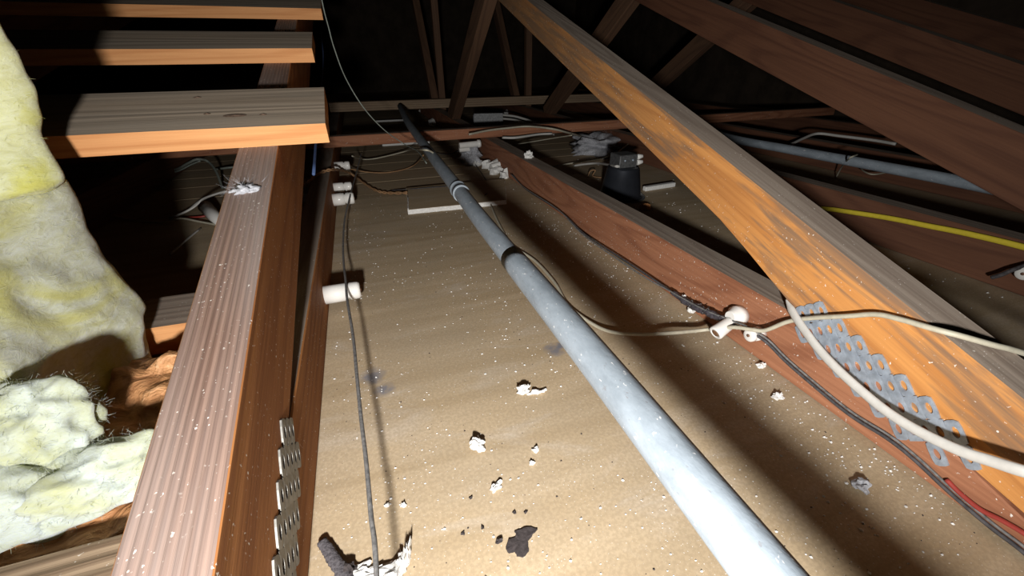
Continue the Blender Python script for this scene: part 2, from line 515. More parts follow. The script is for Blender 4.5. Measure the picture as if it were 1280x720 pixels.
# ---------------------------------------------------------------- roof trusses
def gusset(parent, ox, oy, oz, ang, side, mat, rows=5, cols=7, pitch=0.0255, rp=0.0122, hr=0.0043):
    """perforated steel plate of staggered rows; every cell is a hexagon round its hole, so the rim is scalloped"""
    n = 16
    vs, fs = [], []
    ca, sa = math.cos(ang), math.sin(ang)
    hexr = []
    for k in range(n):
        a = 2 * math.pi * k / n
        u, v = math.cos(a), math.sin(a)
        # distance to the border of the cell in this direction
        t = 1e9
        for (nx, ny, dd) in ((1, 0, pitch / 2), (-1, 0, pitch / 2),
                             (pitch / 2, rp, None), (-pitch / 2, rp, None), (pitch / 2, -rp, None), (-pitch / 2, -rp, None)):
            if dd is None:
                L = math.hypot(nx, ny)
                dd = L / 2
                nx, ny = nx / L, ny / L
            q = u * nx + v * ny
            if q > 1e-6:
                t = min(t, dd / q)
        hexr.append((u * t * 1.005, v * t * 1.005, u * hr, v * hr))
    def W(p, q, d):
        return (ox + side * d, oy - (p * ca) + (q * -sa) * -1, oz - p * sa + q * ca)
    for r in range(rows):
        lo, hi = ((0, 7), (-1, 7), (-1, 6), (-1, 6), (-1, 5))[r]
        for c in range(lo, hi):
            cp = c * pitch + (pitch / 2 if r % 2 else 0)
            cq = -r * rp
            base = len(vs)
            rim = r in (0, rows - 1) or c in (lo, hi - 1)
            for (a, b_, e, f_) in hexr:
                L = math.hypot(a, b_)
                if rim and L > 0.0112:
                    a, b_ = a * 0.0112 / L, b_ * 0.0112 / L
                vs.append(W(cp + a, cq + b_, 0.0016))
                vs.append(W(cp + e, cq + f_, 0.0019))
                vs.append(W(cp + e * 0.92, cq + f_ * 0.92, 0.0002))
                vs.append(W(cp + a, cq + b_, 0.0001))
            for k in range(n):
                k2 = (k + 1) % n
                A, B = base + k * 4, base + k2 * 4
                fs.append((A, B, B + 1, A + 1))
                fs.append((A + 1, B + 1, B + 2, A + 2))
                fs.append((A + 3, B + 3, B, A))
    o = put('gusset_plate', vs, fs, mat, parent)
    bm = bmesh.new()
    bm.from_mesh(o.data)
    bmesh.ops.recalc_face_normals(bm, faces=bm.faces)
    bm.to_mesh(o.data)
    bm.free()
    return o

def truss(x0, w, lab, up0, ups, lo0, los, m_top, m_edge, m_bot, m_botedge, yend=3.6, heel=None, webs=()):
    t = thing('roof_truss', lab, 'truss', (x0, 0.3, 0.0), 'timber roof trusses')
    y0, y1 = -0.32, yend
    top = [(y0, lo0 + los * y0), (y1, lo0 + los * y1), (y1, up0 + ups * y1), (y0, up0 + ups * y0)]
    if heel:
        top = [top[0]] + [heel[0]] + heel[1:] + [top[1], top[2], top[3]]
        n = len(top)
        # local x still along the lower edge
        M_first = top
        vs_edge = n - 2
        o = member('top_chord', [top[-1], top[-2]] + [p for p in reversed(top[:-2])], x0, x0 + w, m_top, t, m_edge, (0,), bev=0.0008)
    else:
        o = member('top_chord', [top[3], top[2], top[1], top[0]], x0, x0 + w, m_top, t, m_edge, (0,), bev=0.0008)
    # bottom chord, its heel cut to the slope of the top chord
    ys = (0.09 - lo0) / los
    member('bottom_chord', [(ys, 0.09), (yend + 0.6, 0.09), (yend + 0.6, 0.001), (-0.02, 0.001), (-0.02, max(lo0 + los * -0.02, 0.006))],
           x0, x0 + w, m_bot, t, m_botedge, (0,), bev=0.0015)
    for (a, b, ww) in webs:
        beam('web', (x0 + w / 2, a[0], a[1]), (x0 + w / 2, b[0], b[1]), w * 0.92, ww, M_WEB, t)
    return t
WEBS = [((2.42, 0.085), (1.62, 0.60), 0.082)]
WEB2 = WEBS + [((2.95, 0.09), (3.75, 1.20), 0.07)]
TL = truss(-0.147, 0.045, 'truss timber with pinkish ridged top edge rising under the spaced boards, left of the pipe',
           0.118, 0.258, 0.022, 0.235, M_RAFT_LS, M_RAFT_L, M_RAFT_LS, M_GREYTOP)
TR = truss(0.47, 0.05, 'truss with bright orange sloping timber on a reddish joist, right of the pipe',
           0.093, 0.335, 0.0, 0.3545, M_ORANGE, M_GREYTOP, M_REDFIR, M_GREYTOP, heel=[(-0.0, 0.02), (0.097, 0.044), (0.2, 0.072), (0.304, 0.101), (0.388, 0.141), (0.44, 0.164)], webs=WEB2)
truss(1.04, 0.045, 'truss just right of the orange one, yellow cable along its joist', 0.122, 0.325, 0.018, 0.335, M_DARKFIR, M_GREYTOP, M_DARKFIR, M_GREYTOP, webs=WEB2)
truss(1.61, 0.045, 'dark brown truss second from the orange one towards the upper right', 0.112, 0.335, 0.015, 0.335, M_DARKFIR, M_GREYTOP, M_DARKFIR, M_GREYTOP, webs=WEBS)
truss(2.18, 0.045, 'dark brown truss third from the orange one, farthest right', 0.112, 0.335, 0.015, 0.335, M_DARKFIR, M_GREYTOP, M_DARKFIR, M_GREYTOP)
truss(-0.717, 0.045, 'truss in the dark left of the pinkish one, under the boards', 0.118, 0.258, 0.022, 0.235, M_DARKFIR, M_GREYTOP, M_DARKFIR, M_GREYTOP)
gusset(TL, -0.102, 0.287, 0.104, math.radians(16.5), 1, M_GALV_DULL)
gusset(TR, 0.47, 0.264, 0.112, math.radians(16.8), -1, M_GALV)

# ---------------------------------------------------------------- boards lying across the left trusses
def sheathing(y0, w, th, xe, x_left, lab, yaw=0.0, gap=0.0):
    s = 0.258
    a = math.atan(s)
    z0 = 0.118 + s * y0 + gap
    c = Vector((xe, y0, z0)) + Vector((0, math.cos(a), math.sin(a))) * (w / 2) + Vector((0, -math.sin(a), math.cos(a))) * (th / 2)
    b = c + Vector((x_left - xe, yaw, 0))
    M = frame(b, c - b, (0, -math.sin(a), math.cos(a)))
    L = (c - b).length
    n = 14
    vs, fs, fm = [], [], []
    for i in range(n + 1):
        x = L * i / n
        j = 0.0012 * math.sin(i * 1.3 + y0 * 9)
        for (yl, zl) in ((-w / 2 + j, -th / 2), (w / 2, -th / 2), (w / 2, th / 2), (-w / 2 + j, th / 2)):
            vs.append(M @ Vector((x, yl, zl)))
    for i in range(n):
        for k in range(4):
            k2 = (k + 1) % 4
            fs.append((i * 4 + k, i * 4 + k2, i * 4 + 4 + k2, i * 4 + 4 + k))
            fm.append(0 if k == 2 else 1)
    fs += [(3, 2, 1, 0), (n * 4, n * 4 + 1, n * 4 + 2, n * 4 + 3)]
    fm += [1, 1]
    o = put('sheathing_board', vs, fs, M_BOARD, None, M, mats=[M_BOARD, M_BOARD_E], fmat=fm)
    return tag(o, lab, 'board', 'spaced boards across the left trusses')
B1 = sheathing(0.615, 0.138, 0.025, -0.041, -1.35, 'nearest and widest looking of the three spaced boards, oval knot and orange edge')
B2 = sheathing(0.965, 0.128, 0.024, -0.060, -1.35, 'middle one of the three spaced boards on the left timbers')
B3 = sheathing(1.325, 0.128, 0.024, -0.042, -1.35, 'farthest of the three spaced boards, cut by the top of the photo')

# knots in the nearest board
def knot(parent, c, rx, ry):
    s = math.atan(0.258)
    M = Matrix.Translation(Vector(c)) @ Matrix.Rotation(s, 4, 'X')
    vs = [M @ Vector((rx * math.cos(t * math.pi / 8), ry * math.sin(t * math.pi / 8), 0.0)) for t in range(16)] + [M @ Vector((0, 0, 0.0012))]
    o = put('knot', vs, [(i, (i + 1) % 16, 16) for i in range(16)], M_KNOT, parent, M)
    o['label'] = 'dark oval knot'
M_KNOT = plain('dark_wood_knot', (0.21, 0.14, 0.10), 0.7, vary=0.5, scale=300)
def on_board(x, y, y0=0.615):
    return (x, y, 0.118 + 0.258 * y + 0.0262)
knot(B1, on_board(-0.147, 0.646), 0.0135, 0.0058)
knot(B1, on_board(-0.115, 0.645), 0.0045, 0.003)
knot(B1, on_board(-0.200, 0.715), 0.005, 0.003)
knot(B1, on_board(-0.179, 0.655), 0.004, 0.003)

# ---------------------------------------------------------------- cross timbers
o = beam('cross_beam', (-1.3, 1.725, 0.110), (2.4, 1.695, 0.110), 0.040, 0.038, M_REDFIR, None, M_GREYTOP)
tag(o, 'reddish timber laid across the joists just behind the loose panel, pipe resting on it', 'beam')
o = beam('cross_beam', (-0.15, 2.86, 0.128), (1.9, 2.82, 0.122), 0.05, 0.052, M_BLOCK, None)
tag(o, 'pale brown cross timber farther back, in front of the thin posts', 'beam')
for (x, y, lab) in ((0.535, 2.93, 'thin upright post at the far left of the back row'), (1.115, 2.88, 'thin upright post at the right of the back row')):
    o = beam('post', (x, y, 0.001), (x, y, 1.5), 0.04, 0.04, M_WEB, None, up=(0, 1, 0))
    tag(o, lab, 'post', 'posts in the dark background')

blk = beam('blocking', (-0.672, 0.590, 0.070), (-0.149, 0.572, 0.070), 0.088, 0.038, M_BOARD_E, None, M_GREYTOP)
tag(blk, 'short block with orange edge between yellow batt and pinkish timber', 'block')
blk2 = beam('blocking', (-0.672, 0.168, 0.070), (-0.149, 0.162, 0.070), 0.165, 0.038, M_BLOCK, None, M_BLOCK)
tag(blk2, 'grey-brown ridged block in the lower left corner', 'block')

# ---------------------------------------------------------------- pipes
pp = thing('metal_pipe', 'long light grey metal pipe running away over the tan panels', 'pipe', (0.165, 0.02, 0.145))
near = [(0.149, -0.25, 0.147), (0.153, 0.06, 0.1465), (0.156, 0.25, 0.146), (0.157, 0.455, 0.1455)]
far = [(0.157, 0.44, 0.1455), (0.1585, 0.62, 0.145), (0.163, 0.80, 0.145), (0.170, 1.15, 0.145), (0.178, 1.45, 0.1445), (0.190, 1.85, 0.1445), (0.215, 2.3, 0.143), (0.235, 2.62, 0.138)]
tube('near_length', near, 0.0158, M_PIPE, pp, 24, sub=8)
tube('far_length', far, 0.0142, M_PIPE, pp, 24, sub=8)
d = Vector((0.163, 0.80, 0)) - Vector((0.1585, 0.62, 0))
cp = lathe('coupling', [(0, 0.0145), (0.0, 0.0165), (0.008, 0.0170), (0.009, 0.0158), (0.030, 0.0158), (0.031, 0.0170), (0.040, 0.0165), (0.040, 0.0145)],
      (0.1625, 0.765, 0.145), d, M_PIPE, pp, 24)

p2 = tube('grey_pipe', [(1.285, 0.35, 0.112), (1.29, 0.6, 0.112), (1.30, 1.0, 0.105), (1.30, 1.3, 0.105), (1.30, 1.7, 0.146)], 0.0135, M_PIPE, None, 16)
tag(p2, 'blue-grey pipe running behind the orange timber in the right bays', 'pipe')

# ---------------------------------------------------------------- loose gypsum panel
lp = thing('loose_panel', 'loose piece of gypsum panel with white broken edge under the pipe', 'panel', (0.088, 1.116, 0.0))
pts = [(0.085, 1.118), (0.20, 1.112), (0.365, 1.108), (0.40, 1.22), (0.434, 1.336), (0.27, 1.34), (0.106, 1.341), (0.098, 1.24)]
n = len(pts)
put('paper_face', [(x, y, 0.0132) for x, y in pts] + [(x, y, 0.0125) for x, y in pts],
    [tuple(range(n))] + [(i, i + n, (i + 1) % n + n, (i + 1) % n) for i in range(n)], M_FLOOR, lp)
core = []
for i in range(n):
    a, b = Vector(pts[i]), Vector(pts[(i + 1) % n])
    for k in range(10):
        core.append(a.lerp(b, k / 10) + Vector((R_(-0.0012, 0.0012), R_(-0.0022, 0.0006))))
m_ = len(core)
o = put('broken_edge', [(x, y, 0.0127) for x, y in core] + [(x * 1.0, y - 0.001, 0.0005) for x, y in core],
    [tuple(range(m_)), tuple(range(2 * m_ - 1, m_ - 1, -1))] + [(i, i + m_, (i + 1) % m_ + m_, (i + 1) % m_) for i in range(m_)], M_GYP, lp)
o['label'] = 'white chalky core showing at the edge'
tube('torn_paper', [(0.086, 1.116, 0.014), (0.093, 1.17, 0.0145), (0.100, 1.24, 0.014)], 0.0016, M_GYP, lp, 5, wob=0.5)

# ---------------------------------------------------------------- porcelain knobs
def knob(loc, L, r, lab, axis=(1, 0, 0), groove=0.62, cap=1.0, group='porcelain knobs on the left joist'):
    t = thing('porcelain_insulator', lab, 'insulator', loc, group)
    g = L * groove
    lathe('base', [(0, r * 0.96), (0.0, r), (g * 0.96, r * 0.98), (g, r * 0.80), (g + 0.002, r * 0.74)], loc, axis, M_PORC, t)
    ax = Vector(axis).normalized()
    lathe('cap', [(g + 0.0012, r * 0.72), (g + 0.003, r * 0.80), (g + 0.005, r * 0.97 * cap), (L * 0.94, r * 0.93 * cap), (L, r * 0.80 * cap), (L, r * 0.3)], loc, axis, M_PORC, t)
    lathe('nail_head', [(L - 0.001, r * 0.22), (L + 0.0012, r * 0.22), (L + 0.0016, r * 0.1)], loc, axis, M_NAIL, t, 10)
    return t
knob((-0.1018, 0.660, 0.031), 0.056, 0.0155, 'large white porcelain knob on the left joist, nearest of its row', groove=0.63)
knob((-0.1018, 1.19, 0.040), 0.054, 0.0165, 'white porcelain knob on the left joist, second from the near end', groove=0.55)
knob((-0.1018, 1.30, 0.045), 0.050, 0.0135, 'small porcelain knob close behind the second one on the left joist', groove=0.55)
knob((-0.1018, 1.52, 0.060), 0.048, 0.0145, 'porcelain knob on the left joist beside the cross timber', groove=0.6)
knob((-0.2, 1.19, 0.001), 0.035, 0.012, 'white porcelain knob standing on the floor left of the joist', axis=(0, 0, 1))

# right joist: tube knob and a smaller one beside it
kt = thing('porcelain_insulator', 'white porcelain knob with hollow end towards the camera on the reddish joist', 'insulator', (0.4698, 0.362, 0.047), 'porcelain on the right joist')
ax = Vector((-0.92, -0.10, -0.38)).normalized()
lathe('base', [(0, 0.0125), (0.0, 0.0145), (0.010, 0.0145), (0.017, 0.0095), (0.020, 0.0085)], (0.4698, 0.362, 0.047), (-1, 0, 0), M_PORC, kt)
lathe('cap', [(0.018, 0.0080), (0.022, 0.0090), (0.040, 0.0100), (0.047, 0.0104), (0.049, 0.0095), (0.049, 0.0062), (0.040, 0.0058)], (0.4698, 0.362, 0.047), ax, M_PORC, kt)
c = Vector((0.4698, 0.362, 0.047)) + ax * 0.047
lathe('nail_head', [(0.0, 0.0055), (0.0016, 0.0055), (0.002, 0.003)], c, ax, M_LEATHER, kt, 12)
knob((0.4698, 0.325, 0.040), 0.022, 0.0095, 'small white porcelain knob on the reddish joist beside the gusset plate', axis=(-1, 0, 0.05), groove=0.5, group='porcelain on the right joist')
knob((1.0395, 0.300, 0.047), 0.030, 0.012, 'porcelain knob at the right edge under the yellow cable', axis=(-1, 0, 0), groove=0.5, group='porcelain in the far bays')

# heap of small knobs and crumbs behind, along the reddish joist
def small_knob(loc, axis, L, r, lab):
    t = tag(lathe('porcelain_tube', [(0, r * 0.8), (0.0, r), (L * 0.86, r), (L * 0.87, r * 1.35), (L, r * 1.35), (L, r * 0.6)], loc, axis, M_PORC, None, 14), lab, 'insulator', 'porcelain in the far bays')
    return t
small_knob((0.354,1.650,0.075), (1, 0.02, 0.03), 0.085, 0.011, 'white porcelain tube along the cross timber, upper one')
small_knob((0.358,1.677,0.055), (1, 0.02, 0.03), 0.07, 0.010, 'white porcelain tube along the cross timber, lower one')
small_knob((0.415,1.780,0.030), (1, -0.2, 0.1), 0.03, 0.012, 'stubby porcelain tube below the pair of tubes')
small_knob((0.417,1.708,0.020), (0.4, -1, 0.2), 0.03, 0.012, 'stubby porcelain tube pointing towards the camera by the grey fluff')
small_knob((0.460,1.533,0.020), (1, -0.2, 0.5), 0.035, 0.014, 'porcelain tube tilted on the heap beside the reddish joist')
small_knob((0.433,1.487,0.020), (1, 0.3, 0.1), 0.05, 0.011, 'porcelain tube at the front of the heap beside the reddish joist')

# ---------------------------------------------------------------- wires and cables
def wire(name, pts, r, mat, lab, cat='cable', **kw):
    o = tube(name, pts, r, mat, None, **kw)
    return tag(o, lab, cat)

wire('knob_wire', [(-0.043, 0.02, 0.062), (-0.041,0.178,0.060), (-0.043,0.222,0.058), (-0.045,0.278,0.057), (-0.048,0.331,0.056), (-0.051,0.399,0.055), (-0.055,0.490,0.052), (-0.063,0.597,0.049),
     (-0.066,0.668,0.046), (-0.071,0.755,0.040), (-0.074,0.867,0.036), (-0.071,1.010,0.040), (-0.060,1.124,0.050), (-0.050,1.243,0.054), (-0.040,1.355,0.056), (-0.022,1.538,0.066), (-0.010,1.678,0.072)],
     0.0020, M_WIRE_GY, 'thin dark wire strung over the porcelain knobs of the left joist', 'wire', segs=7)
wire('white_cable', [(0.357,1.310,0.004), (0.310,1.063,0.004), (0.286,0.903,0.004), (0.279,0.806,0.004), (0.296,0.715,0.004), (0.295,0.615,0.004), (0.284,0.545,0.004), (0.287,0.492,0.005), (0.302,0.441,0.008),
     (0.336,0.412,0.012), (0.376,0.386,0.022), (0.432,0.383,0.016), (0.440,0.346,0.043), (0.448,0.323,0.052), (0.455,0.310,0.058), (0.460,0.290,0.083), (0.462,0.267,0.102), (0.462,0.234,0.125), (0.462,0.211,0.141),
     (0.461,0.189,0.148), (0.462,0.168,0.152), (0.470,0.151,0.153), (0.495,0.138,0.146), (0.530,0.127,0.135), (0.660,0.094,0.087)], 0.0028, M_CABLE_C,
     'thin cream cable leaving the pipe and crossing the orange timber', segs=8)
wire('thick_cable', [(0.466,0.306,0.105), (0.462,0.293,0.099), (0.456,0.276,0.093), (0.448,0.243,0.082), (0.443,0.214,0.075), (0.440,0.184,0.070), (0.438,0.155,0.067),
     (0.437,0.128,0.069), (0.437,0.101,0.075), (0.438,0.084,0.082), (0.440,0.065,0.090), (0.460,0.032,0.099)], 0.0052, M_CABLE_W,
     'thick white cable curving down across the right gusset plate', flat=0.62, updir=(1, 0, 0), segs=12, rfun=lambda t: min(1.0, 0.15 + t * 9))
dk = [(0.462,1.336,0.028), (0.458,1.195,0.013), (0.452,0.930,0.024), (0.448,0.786,0.015), (0.450,0.630,0.020), (0.450,0.539,0.023), (0.452,0.484,0.023), (0.452,0.441,0.024), (0.450,0.392,0.034), (0.448,0.358,0.041), (0.450,0.330,0.046),
      (0.458,0.305,0.041), (0.462,0.279,0.031), (0.465,0.251,0.024), (0.466,0.195,0.017), (0.466,0.155,0.020), (0.467,0.129,0.017), (0.467,0.099,0.010), (0.467,0.066,0.005), (0.467,0.043,0.004), (0.467,0.012,-0.003)]
wire('joist_wire', dk, 0.0019, M_WIRE_DK, 'dark old wire sagging along the reddish joist, taped beside the knob', 'wire', segs=7)
wire('joist_wire', [(x - 0.004, y + 0.006, z + 0.005 * math.sin(i * 1.1)) for i, (x, y, z) in enumerate(dk[:9])] + [(x + 0.001, y, z + 0.004) for (x, y, z) in dk[9:]],
     0.0014, M_WIRE_GY, 'thinner grey wire beside the dark one along the reddish joist', 'wire', segs=6)
tp = thing('tape_wrap', 'lumpy black taped splice on the old wire beside the white knob', 'tape', dk[6])
vs, fs = tube_geo(spline([dk[6], dk[7], dk[8], dk[9]], 10), 0.0048, 10, 1.0, 0.22, lambda t: 0.7 + 0.6 * math.sin(math.pi * t) + 0.15 * math.sin(t * 31))
put('wrap', vs, fs, M_TAPE, tp, smooth=True)
for k in range(7):
    a = Vector(dk[7]).lerp(Vector(dk[8]), k / 7) + Vector((0, 0, 0.003))
    tube('loose_thread', [a, a + Vector((R_(-.006, .004), R_(-.006, .006), R_(.002, .006))), a + Vector((R_(-.012, .006), R_(-.01, .01), R_(-.004, .006)))], 0.0004, M_WIRE_GY, tp, 4, sub=3)
wire('red_wire', [(0.468,0.104,0.019), (0.467,0.092,0.016), (0.466,0.076,0.015), (0.466,0.062,0.019), (0.466,0.045,0.021), (0.467,0.021,0.016)], 0.0022, M_CABLE_R, 'short red wire on the reddish joist at the right edge', 'wire')
wire('hanging_wire', [(-0.03, 1.18, 0.60), (-0.033,1.200,0.489), (-0.030,1.210,0.436), (-0.026,1.210,0.393), (-0.013,1.220,0.331), (0.018,1.230,0.261), (0.062,1.260,0.201), (0.115,1.310,0.152), (0.131,1.128,0.162), (0.131,0.983,0.161)], 0.0014, M_CABLE_G,
     'beige wire hanging from the dark and landing on the pipe', 'wire')
wire('floor_wire', [(-0.043,1.598,0.075), (-0.015,1.814,0.020), (0.040,1.808,0.020), (0.140,1.835,0.030), (0.176,1.722,0.060), (0.142,1.147,0.162), (0.164,1.104,0.162), (0.198,1.180,0.120)], 0.0024, M_CABLE_C, 'pale wire from the far knob up over the pipe', 'wire')
wire('brown_wire', [(-0.088,1.515,0.060), (-0.071,1.578,0.040), (-0.047,1.612,0.025), (-0.005,1.625,0.010), (0.056,1.615,0.004), (0.116,1.631,0.004), (0.164,1.655,0.010), (0.182,1.552,0.050), (0.178,1.390,0.100)], 0.0022, M_CABLE_B, 'brown wire looping from the left joist to the pipe', 'wire')
# twisted pair
tw = thing('twisted_wire', 'twisted brown cloth wire lying across the floor to the loose panel', 'wire', (-0.154,1.201,0.090))
base = spline([(-0.164,1.163,0.092), (-0.153,1.197,0.093), (-0.127,1.275,0.096), (-0.096,1.304,0.096), (-0.077,1.451,0.060), (-0.054,1.561,0.020), (-0.019,1.471,0.008), (0.015,1.373,0.006), (0.049,1.331,0.006), (0.102,1.270,0.017)], 10)
for ph in (0, math.pi):
    vs, fs = tube_geo([p + Vector((0, math.cos(i * 0.75 + ph), math.sin(i * 0.75 + ph))) * 0.0028 for i, p in enumerate(base)], 0.0024, 6)
    put('strand', vs, fs, M_CABLE_B, tw, smooth=True)

G2 = {}
wire('cable', [(0.369,1.541,0.131), (0.456,1.592,0.133), (0.546,1.621,0.133), (0.633,1.631,0.133), (0.695,1.535,0.133), (0.813,1.597,0.100), (1.021,1.836,0.040), (1.285,1.863,0.020)], 0.0038, M_CABLE_C, 'cream cable arching over the far cross timber')
wire('cable', [(0.653,1.884,0.020), (0.680,1.751,0.050), (0.742,1.636,0.080), (0.766,1.504,0.110)], 0.0022, M_CABLE_C, 'thin pale cable below the arching one, behind the reddish joist')
wire('cable', [(0.520,1.614,0.100), (0.569,1.593,0.100), (0.676,1.632,0.100), (0.738,1.629,0.100)], 0.0045, M_CABLE_W, 'short bright white cable against the cross timber')
wire('cable', [(0.709,1.358,0.030), (0.725,1.306,0.045), (0.737,1.241,0.060), (0.698,1.109,0.085), (0.672,1.025,0.100)], 0.0065, M_CABLE_W, 'thick white cable entering the box on the black can', flat=0.6)
wire('cable', [(1.082,1.564,0.060), (1.003,1.500,0.050), (0.941,1.458,0.040), (0.903,1.481,0.020), (0.781,1.485,0.010), (0.674,1.477,0.005)], 0.0028, M_CABLE_C, 'pale cable looping from the grey fluff towards the floor')
wire('cable', [(0.729,1.289,0.004), (0.742,1.300,0.020), (0.760,1.296,0.022), (0.746,1.286,0.006), (0.767,1.262,0.004)], 0.0018, M_CABLE_B, 'curly brown wire offcut on the floor left of the black can')
wire('cable', [(1.363,3.205,0.020), (1.347,2.986,0.030), (1.366,2.862,0.020), (1.396,2.793,0.010)], 0.006, M_CABLE_W, 'white cable end lying in the far bay behind the box')
wire('cable', [(1.365,3.025,0.020), (1.181,2.653,0.030), (1.079,2.532,0.020)], 0.003, M_CABLE_W, 'thin white cable bending down in the far bay')
wire('cable', [(1.207,2.477,0.020), (1.265,2.486,0.030), (1.323,2.467,0.020)], 0.005, M_CABLE_W, 'short curved white cable in the far bay beside the orange timber')
wire('cable', [(1.032,0.745,0.022), (1.031,0.665,0.045), (1.031,0.594,0.057), (1.031,0.523,0.067), (1.031,0.460,0.073), (1.031,0.399,0.079), (1.030,0.314,0.083), (1.030,0.217,0.080)], 0.0055, M_CABLE_Y, 'yellow cable along the joist at the right', flat=0.6, updir=(1, 0, 0))
wire('cable', [(1.451,1.130,0.090), (1.554,1.167,0.100), (1.640,1.181,0.110), (1.663,1.112,0.110), (1.682,1.012,0.110), (1.675,0.932,0.110)], 0.005, M_CABLE_W, 'dim white cable above the blue-grey pipe in the right bays')
wire('cable', [(1.510,0.973,0.004), (1.432,0.917,0.060), (1.216,0.768,0.130), (1.260,0.779,0.135)], 0.0022, M_CABLE_C, 'thin pale wire looping over the blue-grey pipe')
wire('cable', [(1.530,0.925,0.050), (1.476,0.876,0.050), (1.462,0.838,0.050), (1.538,0.841,0.050)], 0.0022, M_CABLE_C, 'small curl of pale wire under the blue-grey pipe')
wire('cable', [(1.000,0.328,0.028), (1.000,0.319,0.038), (1.005,0.311,0.051), (1.030,0.298,0.070)], 0.0035, M_WIRE_DK, 'dark wire through the knob at the right edge')
wire('cable', [(1.212,0.822,0.060), (1.199,0.810,0.030), (1.155,0.773,0.004)], 0.0026, M_CABLE_B, 'thin brown wire hanging in the dark right of the orange timber')
# left bay
wire('cable', [(-0.730,1.949,0.004), (-0.653,1.840,0.030), (-0.590,1.766,0.060), (-0.550,1.743,0.075), (-0.530,1.770,0.060), (-0.494,1.693,0.040), (-0.464,1.595,0.004)], 0.0042, M_CABLE_G, 'grey-green cable arching in the dark bay left of the pinkish timber')
wire('cable', [(-0.725,1.907,0.004), (-0.659,1.849,0.020), (-0.601,1.817,0.045), (-0.561,1.796,0.060)], 0.0030, M_CABLE_G, 'second thinner grey-green cable beside the arching one')
wire('cable', [(-0.552,1.879,0.010), (-0.503,1.842,0.020), (-0.457,1.852,0.020)], 0.0040, M_CABLE_G, 'short grey cable running to the pinkish timber under the nearest board')
wire('cable', [(-0.783,1.433,0.004), (-0.705,1.397,0.004), (-0.614,1.321,0.004), (-0.536,1.272,0.004), (-0.486,1.262,0.012), (-0.431,1.221,0.010), (-0.356,1.162,0.006)], 0.0026, M_CABLE_C, 'thin pale wire wandering across the dark left bay')
wire('cable', [(-0.438,1.021,0.004), (-0.428,1.074,0.008), (-0.422,1.180,0.004)], 0.0022, M_CABLE_W, 'thin straight white wire on the floor of the dark left bay')
wire('cable', [(-0.521,1.307,0.004), (-0.462,1.265,0.030), (-0.429,1.280,0.050), (-0.385,1.245,0.070), (-0.332,1.224,0.085)], 0.0075, M_CABLE_W, 'flat white cable rising towards the pinkish timber', flat=0.4)
wire('cable', [(-0.490,1.298,0.003), (-0.447,1.279,0.006), (-0.417,1.295,0.004)], 0.0026, M_CABLE_R, 'dull red wire behind the white plug in the left bay')
wire('cable', [(-0.095,0.841,0.188), (-0.098,1.216,0.239), (-0.095,2.056,0.372), (-0.095,2.355,0.482)], 0.0028, plain('blue_cable', (0.10, 0.16, 0.34), 0.5), 'blue wire hanging beside the ends of the boards')
wire('cable', [(0.058,1.368,0.003), (0.134,1.314,0.015), (0.260,1.306,0.015)], 0.0014, M_WIRE_DK, 'thin dark wire lying over the loose panel')
wire('cable', [(0.289,1.939,0.004), (0.344,1.849,0.006), (0.417,1.854,0.010), (0.372,1.304,0.004), (0.317,1.165,0.016)], 0.0016, M_WIRE_DK, 'thin dark wire dropping beside the pipe to the loose panel')

# white plug in the left bay
pg = thing('plug', 'white tapered plug lying left of the pinkish timber', 'plug', (-0.432,1.319,0.012))
ax = Vector((-0.374,1.182,0.012)) - Vector((-0.436,1.310,0.022))
L = ax.length
lathe('body', [(0, 0.012), (0, 0.018), (L * 0.6, 0.0155), (L, 0.010), (L, 0.004)], (-0.434,1.303,0.024), ax, M_PORC, pg, 12)
lathe('collar', [(-0.004, 0.012), (-0.004, 0.0165), (0.001, 0.0165)], (-0.434,1.303,0.024), ax, M_GYP, pg, 12)

# ---------------------------------------------------------------- recessed light can with its box, far junction box
can = thing('light_can', 'black tapered metal light can standing beyond the reddish joist', 'light fixture', (0.715, 1.06, 0.0))
cx, cy = 0.715, 1.06
lathe('can', [(0.0, 0.058), (0.001, 0.066), (0.008, 0.066), (0.010, 0.060), (0.085, 0.047), (0.090, 0.043), (0.090, 0.012)], (cx, cy, 0.0005), (0, 0, 1), M_BLACK, can, 32)
bx = beam('junction_box', (cx - 0.032, cy, 0.109), (cx + 0.026, cy, 0.109), 0.055, 0.036, M_BOX, can, bev=0.002)
for k, (dx, dz) in enumerate(((0.034, 0.118), (0.036, 0.102))):
    lathe('wire_nut', [(0, 0.007), (0.004, 0.008), (0.017, 0.005), (0.018, 0.003)], (cx + dx - 0.006, cy - 0.02, dz), (1, -0.15, 0.1), M_PORC, can, 10)
for k in range(2):
    lathe('screw', [(0, 0.003), (0.0015, 0.003), (0.002, 0.0015)], (cx - 0.015 + 0.026 * k, cy - 0.0275, 0.112), (0, -1, 0), M_GALV, can, 8)
lathe('mounting_lip', [(0, 0.070), (0.0, 0.074), (0.002, 0.074), (0.002, 0.060)], (cx, cy, 0.0003), (0, 0, 1), M_BOX, can, 32)
o = lump('orange_lump', (0.709,0.925,0.000), (0.016, 0.010, 0.012), M_BOARD_E, None, 0.3, seed=4)  # coppery glow at the can's base, put in as a coloured lump
tag(o, 'orange lump for the coppery glow beside the black can', 'chip')

